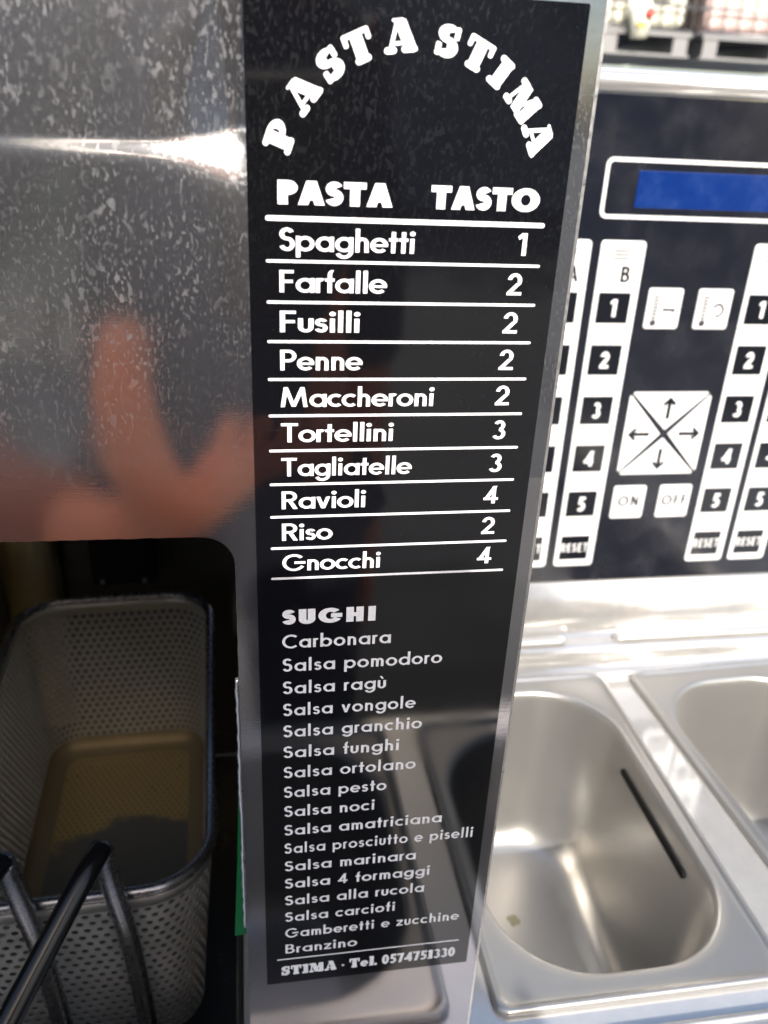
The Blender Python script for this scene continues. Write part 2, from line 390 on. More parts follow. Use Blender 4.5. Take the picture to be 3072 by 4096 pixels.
# ------------------------------------------------------------------ 1. the steel sheet with the menu sticker
plate = empty('menu_plate', (0, 0, 0), 'upright brushed steel sheet with water stains, a black menu sticker and a rounded opening', 'metal plate')
XR = .0945; ZT = .14; ZS = -.135; XL = -.40; ZB = -.449
def build_sheet():
    bm = bmesh.new()
    # upper field as a grid: carries the shallow horizontal dent added to throw the sun glare streak
    xs = [XL, -.3, -.2, -.14]+[-.12+.12*i/30 for i in range(31)]+[.006, .02, .05, XR]
    zs = [ZT, .08, .05, .03, .02, .01]+[-.002*i for i in range(13)]+[-.026-.030*i/90 for i in range(91)]+[-.0575, -.075, -.1, ZS]
    z0 = -.0385
    def glare_dent(x, z):
        if x > .004: return 0.
        q = max(0., min(1., (x+.030)/.028)); q = q*q
        s = .0034+.0066*q; amp = .325*s/.858*(1+.35*q)
        t = max(0., min(1., (x+.11)/.105)); t = .03+.97*t**1.6
        e = 1 if x < -.001 else max(0., 1-(x+.001)/.005)
        d = z-z0-.707*s+.0005
        if d > 0: s = .030                    # long soft return above the crease
        return amp*t*e*math.exp(-(d/s)**2)
    V = [[bm.verts.new((x, glare_dent(x, z), z)) for x in xs] for z in zs]
    for i in range(len(zs)-1):
        for j in range(len(xs)-1):
            f = bm.faces.new((V[i+1][j], V[i+1][j+1], V[i][j+1], V[i][j])); f.smooth = True
    # lower field: left arm hidden far left, strip at right; the cut-out keeps a hand-cut burr
    R = random.Random(3)
    def jit(a): return a+R.uniform(-.00012, .00012)
    cut = []
    x = -.33
    while x < -.0175: cut.append((x, jit(-.1528+(.078+x)*-.006))); x += .0023
    for k in range(9):
        t = radians(90-90*k/8); cut.append((-.0175+.0105*cos(t), -.1638+.0105*sin(t)))
    z = -.166
    while z > ZB: cut.append((jit(-.0070-(-.166-z)*.004), z)); z -= .0028
    cut.append((-.0082, ZB))
    bot = V[-1]
    left = [bm.verts.new((XL, 0, ZB)), bm.verts.new((-.33, 0, ZB))]
    cv = [bm.verts.new((a, 0, b)) for a, b in cut]
    br = bm.verts.new((XR, 0, ZB))
    loop = [left[0], left[1]]+cv+[br]+bot[::-1]
    bm.faces.new(loop)
    for e in bm.edges: e.smooth = True
    return link('steel_sheet', bm, [M_plate, M_edge], plate, mods=(('SOLIDIFY', dict(thickness=.0012, offset=-1, material_offset_rim=1)),))
build_sheet()
boxo('folded_flange', XR+.00005, XR+.0011, .0004, .020, ZB, ZT, M_edge, plate)
# sticker
stk = bmesh.new()
loft(stk, [[(x, y, z) for x, z in rrect(0, .090, -.375, 0, .0006, 3)] for y in (-.00005, -.00022)], close_last=True)
sticker = link('menu_sticker', stk, M_vinyl, plate)
sticker['label'] = 'glossy black printed menu sticker'
YT = -.00024
def row(name, *args, **kw):
    p = Print(YT); p.text(*args, **kw); return p
# arched title
CX, CZ, RR = .04494, -.04821, .0346
angs = [-69.7, -52.0, -36.7, -24.6+.6, -8.9+1.2, 11.5, 24.4, 35.8, 50.1, 65.2]
p = Print(YT)
for ch, a in zip('PASTASTIMA', angs):
    polys, adv = slab(ch); c = .0077; t = radians(a)
    for pl in polys:
        out = []
        for u, v in pl:
            X = (u-adv/2)*c*(1.14 if ch != 'M' else 1.0); R_ = RR+v*c-.0001
            out.append((CX+R_*sin(t)+X*cos(t), CZ+R_*cos(t)-X*sin(t)))
        p.poly(out)
p.build('arched_title_lettering', M_white, sticker)
p = Print(YT)
p.text('PASTA', 'sans', .31, .0062, .0081, -.0518, .0399, fit=.015); p.build('heading_lettering', M_white, sticker)
p = Print(YT); p.text('TASTO', 'sans', .31, .0062, .0507, -.0518, .0824, fit=.015); p.build('heading_lettering', M_white, sticker)
rows = [('Spaghetti', .0467, '1'), ('Farfalle', .0394, '2'), ('Fusilli', .0316, '2'), ('Penne', .0330, '2'), ('Maccheroni', .0555, '2'),
        ('Tortellini', .0433, '3'), ('Tagliatelle', .0501, '3'), ('Ravioli', .0353, '4'), ('Riso', .0249, '2'), ('Gnocchi', .0411, '4')]
Z1, PI_ = -.05544, .011417
for k, (s, xe, d) in enumerate(rows):
    zb = Z1-PI_*(k+1)+.0028; p = Print(YT)
    p.text(s, 'sans', .158, .0062, .0084, zb, xe, fit=.05)
    p.build('menu_row_lettering', M_white, sticker); p = Print(YT)
    w = glyph(d, .17)[1]*.0063*1.2
    p.text(d, 'sans', .17, .0063, .0800-w, zb+.0001, sx=1.2)
    p.build('menu_row_digit', M_white, sticker)
for k in range(11):
    hh = .0007 if k == 0 else .00042; z = Z1-PI_*k; p = Print(YT)
    p.poly(rrect(.0047, .0848, z-hh, z+hh, hh*.97, 4)); p.build('rule_line', M_white, sticker)
p = Print(YT); p.text('SUGHI', 'sans', .31, .0060, .0081, -.1880, .0405, fit=.17); p.build('heading_lettering', M_white, sticker)
sauces = [('Carbonara', .0464), ('Salsa pomodoro', .0658), ('Salsa ragù', .0455), ('Salsa vongole', .0572), ('Salsa granchio', .0602),
          ('Salsa funghi', .0518), ('Salsa ortolano', .0590), ('Salsa pesto', .0480), ('Salsa noci', .0435), ('Salsa amatriciana', .0716),
          ('Salsa prosciutto e piselli', .0854), ('Salsa marinara', .0621), ('Salsa 4 formaggi', .0685), ('Salsa alla rucola', .0669),
          ('Salsa carciofi', .0547), ('Gamberetti e zucchine', .0839), ('Branzino', .0391)]
for k, (s, xe) in enumerate(sauces):
    z = -.1978-(.3559-.1978)*k/16; p = Print(YT)
    p.text(s, 'sans', .158, .0056, .0081, z, xe, fit=.13)
    p.build('sauce_row_lettering', M_white, sticker)
p = Print(YT); p.poly([(.0045, -.3599), (.0850, -.3599), (.0850, -.3592), (.0045, -.3592)]); p.build('rule_line', M_white, sticker)
p = Print(YT); p.text('STIMA - Tel. 0574751330', 'slab', .24, .0060, .0062, -.3700, .0840, fit=.05); p.build('telephone_lettering', M_white, sticker)

# ------------------------------------------------------------------ 2. strip of sealant, green tape behind the opening
bm = bmesh.new(); R = random.Random(5)
pts = [(-.0078-.0004*k/16+R.uniform(-.00015, .00015), .0030, -.212-.0080*k) for k in range(17)]
tube(bm, smooth_path(pts, 3), [.0008+.0005*R.random() for _ in range(49)], 8)
props(link('sealant_bead', bm, M_edge, None, smooth=True), 'thin ragged silvery bead along the edge of the opening beside the menu sticker', 'sealant')
bm = bmesh.new()
loft(bm, [[(x, y, z) for x, z in ((-.0136, -.363), (-.0085, -.3625), (-.0082, -.31), (-.0086, -.277), (-.0094, -.277), (-.0112, -.32))] for y in (.020, .0165)], close_last=True, close_first=True)
props(link('green_tape', bm, M_green), 'narrow strip of bright green plastic behind the edge of the opening', 'plastic strip')

# ------------------------------------------------------------------ 3. perforated baskets
def rr_point(s, x0, x1, y0, y1, r):
    """point + outward normal at arc length s on rounded rectangle (starts front edge middle-left, ccw)"""
    a, b = (x1-x0-2*r), (y1-y0-2*r); q = pi*r/2
    segs = [(a, 'l', (x0+r, y0), (1, 0)), (q, 'c', (x1-r, y0+r), -90), (b, 'l', (x1, y0+r), (0, 1)), (q, 'c', (x1-r, y1-r), 0),
            (a, 'l', (x1-r, y1), (-1, 0)), (q, 'c', (x0+r, y1-r), 90), (b, 'l', (x0, y1-r), (0, -1)), (q, 'c', (x0+r, y0+r), 180)]
    tot = 2*a+2*b+4*q; s = s % tot
    for L, k, p, d in segs:
        if s <= L+1e-12:
            if k == 'l': return (p[0]+d[0]*s, p[1]+d[1]*s), (d[1], -d[0])
            t = radians(d+90*s/L); return (p[0]+r*cos(t), p[1]+r*sin(t)), (cos(t), sin(t))
        s -= L
    return (x0+r, y0), (0, -1)
def holed(V, F, mapf, nu, nv, pitch_u, pitch_v, hole, keep=None, nseg=8):
    """staggered round holes: each cell a square ring mapped through mapf(u, v)"""
    sq = [(-1, -1), (0, -1), (1, -1), (1, 0), (1, 1), (0, 1), (-1, 1), (-1, 0)]
    for j in range(nv):
        for i in range(nu):
            cu = (i+.5+(.5 if j % 2 else 0))*pitch_u; cv = (j+.5)*pitch_v
            if keep and not keep(cu, cv): continue
            b = len(V)
            for k in range(8): V.append(mapf(cu+sq[k][0]*pitch_u/2, cv+sq[k][1]*pitch_v/2))
            for k in range(8):
                t = radians(225+45*k); V.append(mapf(cu+hole*cos(t), cv+hole*sin(t)))
            for k in range(8):
                k2 = (k+1) % 8; F.append((b+k, b+k2, b+8+k2, b+8+k))
def make_basket(x0, x1, y0, y1, zr, zf, loc, rz, label, group, pm=M_mesh, handle=True):
    t = empty('strainer_basket', loc, label, 'strainer basket', group, rz)
    r = .036; taper = .012; band = .012
    per = 2*(x1-x0-2*r)+2*(y1-y0-2*r)+2*pi*r
    nu = int(per/.0064); pu = per/nu; H = zr-band-zf-.012; nv = int(H/.0055); pv = H/nv
    V, F = [], []
    def wall(u, v):
        (x, y), (nx, ny) = rr_point(u, x0, x1, y0, y1, r); k = (v+band)/(zr-zf)
        return (x-nx*taper*k, y-ny*taper*k, zr-band-v)
    holed(V, F, wall, nu, nv, pu, pv, .0021)
    side = link('perforated_wall', (V, [], F), pm, t, mods=(('SOLIDIFY', dict(thickness=.0008)),))
    bm = bmesh.new()                      # plain band under the rim, radius at the foot
    ring = lambda off, z: [(rr_point(per*k/160, x0, x1, y0, y1, r)[0][0]-rr_point(per*k/160, x0, x1, y0, y1, r)[1][0]*off,
                            rr_point(per*k/160, x0, x1, y0, y1, r)[0][1]-rr_point(per*k/160, x0, x1, y0, y1, r)[1][1]*off, z) for k in range(160)]
    loft(bm, [ring(0, zr), ring(.001, zr-band)])
    link('plain_band', bm, pm, t, smooth=True, mods=(('SOLIDIFY', dict(thickness=.0009)),))
    z1 = zr-band-H; o1 = taper*(band+H)/(zr-zf); bm = bmesh.new()
    loft(bm, [ring(o1, z1), ring(o1+.0015, z1-.006), ring(o1+.006, zf+.002), ring(o1+.013, zf)])
    link('foot_radius', bm, M_foot, t, smooth=True)
    bm = bmesh.new()
    P = [Vector((*rr_point(per*k/160, x0, x1, y0, y1, r)[0], zr)) for k in range(161)]
    tube(bm, P, .0034, 10, cap=False)
    link('rim_wire', bm, pm if pm is not M_mesh else M_rod, t, smooth=True)
    V, F = [], []; X0, X1, Y0, Y1 = x0+o1+.010, x1-o1-.010, y0+o1+.010, y1-o1-.010; rf = .018
    def inside(u, v):
        x, y = X0+u, Y0+v
        dx = max(X0+rf-x, x-(X1-rf), 0); dy = max(Y0+rf-y, y-(Y1-rf), 0)
        return x < X1 and y < Y1 and math.hypot(dx, dy) < rf
    holed(V, F, lambda u, v: (X0+u, Y0+v, zf), int((X1-X0)/.0050)+1, int((Y1-Y0)/.0044)+1, .0050, .0044, .00125, inside)
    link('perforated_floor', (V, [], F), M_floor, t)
    return t
BX0, BX1, BY0, BY1 = -.075, .075, -.149, .149
bk = make_basket(BX0, BX1, BY0, BY1, 0, -.145, (-.1075, .225, -.400), radians(2.0),
                 'perforated steel pasta basket with rounded corners seen through the opening', 'pasta baskets in the cooker')
def handle(dx, parent):
    bm = bmesh.new()
    a = [(dx+.010, -.1565, -.105), (dx+.006, -.1572, -.03), (dx+.001, -.160, .020), (dx, -.166, .050)]
    tube(bm, smooth_path(a, 6), .0052, 12); link('handle_strut', bm, M_rod, parent, smooth=True)
    bm = bmesh.new()
    b = [(dx, -.166, .052), (dx-.008, -.181, .047), (dx-.030, -.212, .022), (dx-.055, -.247, -.008)]
    tube(bm, smooth_path(b, 6), .0055, 14); link('handle_grip_rod', bm, M_rodblk, parent, smooth=True)
handle(.026, bk); handle(-.018, bk)
b2 = make_basket(BX0, BX1, BY0, BY1, 0, -.145, (-.290, .275, -.372), 0,
                 'yellowish perforated basket partly visible behind, at the far left of the opening', 'pasta baskets in the cooker', pm=M_tank, handle=False)
# cooker tank around the baskets
tk = empty('cooker_tank', (0, 0, -.60), 'dark steel cooking tank surrounding the pasta baskets', 'cooking tank')
tk2 = lambda nme, x0, x1, y0, y1, z0, z1, m: boxo(nme, x0, x1, y0, y1, z0+.60, z1+.60, m, tk, .001)
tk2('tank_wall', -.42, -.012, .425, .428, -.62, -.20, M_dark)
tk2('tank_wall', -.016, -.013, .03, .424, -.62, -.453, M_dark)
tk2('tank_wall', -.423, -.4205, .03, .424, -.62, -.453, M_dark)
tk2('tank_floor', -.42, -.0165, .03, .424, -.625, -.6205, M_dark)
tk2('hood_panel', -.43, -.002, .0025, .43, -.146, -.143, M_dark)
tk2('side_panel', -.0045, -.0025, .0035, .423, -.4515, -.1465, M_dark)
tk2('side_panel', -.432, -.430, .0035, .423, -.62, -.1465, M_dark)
bm = bmesh.new()                          # curved band for the lit back wall, its yellow light painted in
loft(bm, [[(-.188+.024*cos(radians(a)), .418+.6*.024*sin(radians(a))-.004, z+.60) for a in range(180, 361, 15)] for z in (-.55, -.22)], cyclic=False)
link('lit_wall_band', bm, M_tank, tk, smooth=True)
br = empty('basket_hook', (-.108, .40, -.395), 'black square hook block behind the rim of the pasta basket', 'bracket')
boxo('hook_block', -.026, .026, -.013, .013, 0, .045, M_black, br, .002)
boxo('hook_plate', -.034, .034, .0135, .016, -.005, .060, M_dark, br, .001)
for sx in (-.017, .017):
    bm = bmesh.new(); tube(bm, [(sx, -.0145, .001), (sx, -.0145, .007)], .0025, 10); link('screw', bm, M_rod, br, smooth=True)

# ------------------------------------------------------------------ 4. countertop with wells and containers
ZC = -.4525
def holes_sheet(xs, ys, holes, z, th, name, m, parent):
    bm = bmesh.new(); xs = sorted(set(xs+[h[0] for h in holes]+[h[1] for h in holes])); ys = sorted(set(ys+[h[2] for h in holes]+[h[3] for h in holes]))
    V = {(i, j): bm.verts.new((x, y, z)) for i, x in enumerate(xs) for j, y in enumerate(ys)}
    for i in range(len(xs)-1):
        for j in range(len(ys)-1):
            cx, cy = (xs[i]+xs[i+1])/2, (ys[j]+ys[j+1])/2
            if any(h[0] < cx < h[1] and h[2] < cy < h[3] for h in holes): continue
            bm.faces.new((V[i, j], V[i+1, j], V[i+1, j+1], V[i, j+1]))
    for v in [v for v in bm.verts if not v.link_faces]: bm.verts.remove(v)
    return link(name, bm, m, parent, mods=(('SOLIDIFY', dict(thickness=th, offset=-1)),))
pans = [(.118, .289, .019, .299), (.3165, .4875, .030, .300), (.118, .289, -.252, .005), (.3165, .4875, -.252, .015), (-.076, .095, -.252, -.022)]
holes = [(a+.008, b-.008, c+.008, d-.008) for a, b, c, d in pans]+[(-.42, -.012, .03, .43)]
ct = props(holes_sheet([-.55, .75], [-.264, .311], holes, ZC, .0015, 'countertop', M_counter, None), kind='structure')
ct['label'] = 'polished steel countertop of the pasta station'
def make_pan(x0, x1, y0, y1, rz, label, depth=.15, slot=None):
    cx, cy = (x0+x1)/2, (y0+y1)/2
    t = empty('food_container', (cx, cy, -.4505), label, 'food container', 'steel food containers sunk in the countertop', rz)
    a, b = (x1-x0)/2, (y1-y0)/2
    R_ = lambda off, r, z: [(p[0], p[1], z) for p in rrect(-a+off, a-off, -b+off, b-off, r, 12)]
    R2 = lambda o, r, z: [(p[0], p[1], z) for p in rrect(-a+.0115+o, a-.0115-o, -b+.0165+o, b-.0165-o, r, 12)]
    bm = bmesh.new()
    loft(bm, [R_(.0010, .007, -.0018), R_(.0, .008, -.0008), R_(0, .008, .0012), R_(.0012, .008, .0028), R_(.003, .009, .0030), R_(.0045, .010, .0012), R_(.0056, .011, .0005),
              R2(-.002, .060, .0005), R2(0, .059, .0000), R2(.0016, .058, -.0014), R2(.0026, .057, -.004), R2(.0045, .056, -.030),
              R2(.0105, .052, -depth+.03), R2(.016, .048, -depth+.012), R2(.026, .040, -depth+.002), R2(.034, .034, -depth)], close_last=True)
    link('container_body', bm, M_pan, t, smooth=True, mods=(('SUBSURF', dict(levels=1, render_levels=1)),))
    if slot:
        (ys0, ys1, zz, hh) = slot; bm = bmesh.new()
        yy = [(p[0], p[1]) for p in rrect(ys0-cy, ys1-cy, -hh, hh, hh*.98, 6)]
        sx = a-.0115-.0045
        loft(bm, [[(sx-.0002-.0006*q, y, zz+.4505+z) for y, z in yy] for q in (-2, 1)], close_last=True)
        link('wall_slot', bm, M_black, t)
    return t
make_pan(*pans[0], 0, 'empty steel container with rounded well and dark slot, nearest the right of the menu plate', slot=(.108, .208, -.4715, .0028))
R = random.Random(2)
bm = bmesh.new()
c_ = bm.verts.new((0, 0, .0007)); rg_ = [bm.verts.new((.0048*(1+.25*R.uniform(-1, 1))*cos(2*pi*k/18), .0056*(1+.25*R.uniform(-1, 1))*sin(2*pi*k/18), .0001)) for k in range(18)]
for k in range(18): bm.faces.new((c_, rg_[k], rg_[(k+1) % 18]))
od = props(link('oil_drop', bm, mat('yellow_oil', (.50, .43, .16), .3, Alpha=.5), None, smooth=True), 'small yellow oily drop on the bottom of the slotted steel container', 'oil drop')
od.location = (0.1957, 0.1871, -.6003)
make_pan(*pans[1], radians(2.2), 'empty steel container at the right edge, one further right of the slotted one')
make_pan(*pans[2], 0, 'empty steel container in the front row at the bottom right corner')
make_pan(*pans[3], 0, 'empty steel container of the front row outside the right edge')
make_pan(*pans[4], 0, 'empty steel container in front of the menu plate, mirrored in the sticker')

# upstand behind the containers: rounded lip, ledge with pressed ribs, fascia under the control panel
up = empty('rear_upstand', (0, .311, ZC), 'polished steel step with rounded lip and pressed ribs below the control panel', 'steel upstand')
prof = [(.2985, -.4520), (.3000, -.4505), (.3040, -.4500), (.3075, -.4480), (.3095, -.4440), (.3098, -.4385), (.3108, -.4355), (.3135, -.4325), (.3180, -.4305), (.3262, -.4280), (.3282, -.4262), (.3290, -.4230), (.3290, -.3762)]
X0, X1 = .05, .80
bm = bmesh.new(); loft(bm, [[(X0, y-.311, z-ZC) for y, z in prof], [(X1, y-.311, z-ZC) for y, z in prof]], cyclic=False)
for f in bm.faces: f.normal_flip()
link('pressed_step', bm, M_fascia, up, smooth=True, mods=(('SOLIDIFY', dict(thickness=.001, offset=-1)),))
for xa, xb in ((.10, .262), (.305, .52), (.56, .75)):
    bm = bmesh.new(); rings = []
    for q in range(7):
        t = pi*q/6; w_ = .0062*cos(t); hgt = .0042*sin(t)
        rings.append([(xa+(.006*(1-sin(t))), 0, 0)])
    prof2 = [(.0070*cos(pi*q/8), .0048*sin(pi*q/8)) for q in range(9)]
    secs = [(xa, .05), (xa+.0015, .6), (xa+.004, .93), (xa+.007, 1), (xb-.007, 1), (xb-.004, .93), (xb-.0015, .6), (xb, .05)]
    loft(bm, [[(x, .3205-.311+a*k, -.4288-ZC+b*k-a*.25) for a, b in prof2] for x, k in secs], cyclic=False)
    link('pressed_rib', bm, M_fascia, up, smooth=True)

# ------------------------------------------------------------------ 5. control panel
cp = empty('control_panel', (0, .33, -.376), 'black membrane control panel with blue display and white numbered keys', 'control panel')
OY, OZ = .33, -.376
def cpbox(name, x0, x1, y0, y1, z0, z1, m, bev=0): return boxo(name, x0, x1, y0-OY, y1-OY, z0-OZ, z1-OZ, m, cp, bev)
cpbox('housing', .05, .80, .3312, .46, -.40, .0058, M_fascia, .002)
bm = bmesh.new()
pf = [(.331, -.0085), (.3285, -.0080), (.3280, -.0020), (.3292, .0020), (.3330, .0052), (.3400, .0062), (.36, .0062)]
loft(bm, [[(x, a-OY, b-OZ+.0004) for a, b in pf] for x in (.05, .80)], cyclic=False)
for f in bm.faces: f.normal_flip()
link('top_rim', bm, M_fascia, cp, smooth=True, mods=(('SOLIDIFY', dict(thickness=.0008, offset=-1)),))
face = cpbox('membrane_face', .052, .798, .3301, .3311, -.3752, -.0092, M_face)
YF = .3300
def cpr(name, x0, x1, z0, z1, r, m, th=.0006, parent=None, y=YF, skew=0):
    bm = bmesh.new(); P_ = rrect(x0, x1, z0, z1, r, 5)
    loft(bm, [[(a, y-OY+.00005, b-OZ) for a, b in P_], [(a, y-OY-th*.6, b-OZ) for a, b in P_],
              [(x0+(a-x0)*(1-2*.0004/(x1-x0))+.0004, y-OY-th, z0+(b-z0)*(1-2*.0004/(z1-z0))+.0004-OZ) for a, b in P_]], close_last=True)
    bmesh.ops.recalc_face_normals(bm, faces=bm.faces)
    return link(name, bm, m, parent or cp)
def cprint(name, m, y, fn, parent):
    p = Print(y-OY); fn(p); return p.build(name, m, parent)
# display
D0, D1, DZ0, DZ1 = .2405, .430, -.0856, -.0466
bm = bmesh.new()
o_ = rrect(D0, D1, DZ0, DZ1, .005, 6); i_ = rrect(D0+.0026, D1-.0026, DZ0+.0026, DZ1-.0026, .0028, 6)
loft(bm, [[(a, YF-OY-.0001, b-OZ) for a, b in o_], [(a, YF-OY-.0009, b-OZ) for a, b in o_], [(a, YF-OY-.0009, b-OZ) for a, b in i_], [(a, YF-OY-.0001, b-OZ) for a, b in i_]])
bmesh.ops.recalc_face_normals(bm, faces=bm.faces)
link('display_frame', bm, M_key, cp)
cpr('display_screen', .265, .405, -.0783, -.0543, .0006, M_lcd, .0004)
# key columns
rowsZ = [(-.1358, -.1578, '1'), (-.1738, -.1966, '2'), (-.2133, -.2356, '3'), (-.2528, -.2752, '4'), (-.2922, -.3143, '5'), (-.3322, -.3542, 'RESET')]
def icon(p, x, z, c):
    for i in range(3):
        for j in range(7): p.poly([(x+.0022*j/1.3, z+.0026*i), (x+.0022*j/1.3+.0011, z+.0026*i), (x+.0022*j/1.3+.0022, z+.0026*i+.0018), (x+.0022*j/1.3+.0011, z+.0026*i+.0018)])
    p.poly([(x+.0115, z+.0066), (x+.018, z+.0066), (x+.018, z+.0074), (x+.0115, z+.0074)])
for xa, ch in ((.2050, 'A'), (.2455, 'B'), (.3628, 'C'), (.4022, 'D')):
    st = cpr('key_strip', xa, xa+.0335, -.3603, -.1000, .003, M_key, .0006)
    def fn(p, xa=xa, ch=ch):
        p.text(ch, 'sans', .20, .0112, xa+.0178, -.1285, xa+.0268)
    cprint('column_lettering', M_keyblk, YF-.0009, fn, st)
    def fi(p, xa=xa):
        icon(p, xa+.0100, -.1130, 0)
    cprint('strainer_symbol', M_faint, YF-.0009, fi, st)
    def fc(p, xa=xa):
        for k in range(14):
            a = 2*pi*k/14; p.poly([(xa+.0105+.0042*cos(a+d)*s, -.1232+.0050*sin(a+d)*s) for d, s in ((-.12, 1), (.12, 1), (.12, .86), (-.12, .86))][::-1])
    cprint('dial_symbol', M_faint, YF-.0009, fc, st)
    for za, zb, d in rowsZ:
        k = cpr('key', xa+.0036, xa+.0280, zb, za, .0006, M_keyblk, .0004, parent=cp, y=YF-.0007)
        def fk(p, xa=xa, za=za, zb=zb, d=d):
            if d == 'RESET': p.text(d, 'sans', .17, .0078, xa+.0043, (za+zb)/2-.0036, xa+.0273, sx=.78)
            else:
                w_ = glyph(d, .24)[1]*.0125*.92; p.text(d, 'sans', .24, .0125, xa+.0158-w_/2, (za+zb)/2-.0062, sx=.92)
        cprint('key_lettering', M_key, YF-.00125, fk, k)
# thermometer keys and ON / OFF
for i, (xa, xb) in enumerate(((.2872, .3140), (.3262, .3535))):
    k = cpr('key', xa, xb, -.1616, -.1322, .002, M_key, .0008)
    def ft(p, xa=xa, i=i):
        for q in range(7): p.poly([(xa+.0045, -.1540+.0025*q), (xa+.0088, -.1540+.0025*q), (xa+.0088, -.1526+.0025*q), (xa+.0045, -.1526+.0025*q)])
        p.poly([(xa+.0066+.0026*cos(2*pi*t/10), -.1572+.0026*sin(2*pi*t/10)) for t in range(10)])
        if i == 0:
            p.poly([(xa+.0125, -.1485), (xa+.0225, -.1485), (xa+.0225, -.1465), (xa+.0125, -.1465)]); p.poly([(xa+.0205, -.1498), (xa+.0215, -.1498), (xa+.0215, -.1468), (xa+.0205, -.1468)])
        else:
            for q in arc(xa*1000+17.5, -147.5, 4.8, 5.2, 160, -110, 1.8): p.poly([(a/1000, b/1000) for a, b in q])
    cprint('thermometer_symbol', M_faint, YF-.0011, ft, k)
for s, xa, xb in (('ON', .2875, .3152), ('OFF', .3270, .3548)):
    k = cpr('key', xa, xb, -.3172, -.2885, .002, M_key, .0008)
    cprint('key_lettering', M_faint, YF-.0011, lambda p: p.text(s, 'sans', .22, .0092, xa+.0048 if s == 'ON' else xa+.0030, -.3062, xb-.0052 if s == 'ON' else xb-.0030), k)
# four arrow keys
pc = (.3205, -.2442); hx, hz = .0335, .0340
def tri(dirx, dirz):
    g = .0034; c = .0042
    if dirz: base = [(-hx+.0035, hz), (hx-.0035, hz), (hx-.0026, hz-.0012), (0, g), (-hx+.0026, hz-.0012)]
    else: base = [(hx, -hz+.0035), (hx, hz-.0035), (hx-.0012, hz-.0026), (g, 0), (hx-.0012, -hz+.0026)]
    sg = dirz or dirx
    return [(a*sg if not dirz else a, b*sg if dirz else b) for a, b in base]
for dx_, dz_ in ((0, 1), (1, 0), (0, -1), (-1, 0)):
    pts = [(pc[0]+a, pc[1]+b) for a, b in tri(dx_, dz_)]; bm = bmesh.new()
    loft(bm, [[(a, YF-OY, b-OZ) for a, b in pts], [(a, YF-OY-.0008, b-OZ) for a, b in pts]], close_last=True)
    bmesh.ops.recalc_face_normals(bm, faces=bm.faces)
    k = link('arrow_key', bm, M_key, cp)
    def fa(p):
        c0 = (pc[0]+dx_*.0205, pc[1]+dz_*.0205); L = .0082
        def T(a, b): return (c0[0]+dx_*a-dz_*b, c0[1]+dz_*a+dx_*b)
        p.poly([T(-L, -.0016), T(L, -.0016), T(L, .0016), T(-L, .0016)])
        for s_ in (1, -1): p.poly([T(L+.0018, 0), T(L-.0036, s_*.0054), T(L-.0062, s_*.0042), T(L-.0024, 0)])
    cprint('arrow_symbol', M_keyblk, YF-.0011, fa, k)

# text written for the panel lies in world z; shift onto the panel's own origin
for o in list(S.objects):
    if o.type == 'MESH' and o.name.split('.')[0] in ('column_lettering', 'strainer_symbol', 'dial_symbol', 'key_lettering', 'thermometer_symbol', 'arrow_symbol'):
        if o.name.split('.')[0] == 'arrow_symbol':
            pass
        for v in o.data.vertices: v.co.z -= OZ

# ------------------------------------------------------------------ 6. the rest of the place
boxo_ = lambda *a, **k: props(boxo(*a, **{q: w for q, w in k.items() if q not in ('label', 'cat', 'group', 'kind')}), k.get('label'), k.get('cat'), k.get('group'), k.get('kind'))
GZ = -1.30
bm = bmesh.new(); bmesh.ops.create_grid(bm, x_segments=2, y_segments=2, size=300)
g = props(link('ground', bm, M_ground), kind='structure'); g.location = (0, 0, GZ)
cab = empty('station_cabinet', (.1, 0, GZ), 'steel cabinet carrying the countertop', 'cabinet')
boxo('cabinet_front', -.64, .64, -.262, -.258, .10, .844, M_fascia, cab, .001)
boxo('cabinet_side', -.645, -.6405, -.257, .46, .10, .844, M_fascia, cab, .001)
boxo('cabinet_side', .6405, .645, -.257, .46, .10, .844, M_fascia, cab, .001)
boxo('cabinet_back', -.64, .64, .461, .465, .10, .90, M_fascia, cab, .001)
for sx in (-.6, .6):
    for sy in (-.22, .42):
        boxo('leg', sx-.02, sx+.02, sy-.02, sy+.02, 0, .0995, M_black, cab, .003)
props(boxo('loading_platform', -1.5, 6, 4.6, 7.4, GZ, -.80, M_conc), kind='structure')
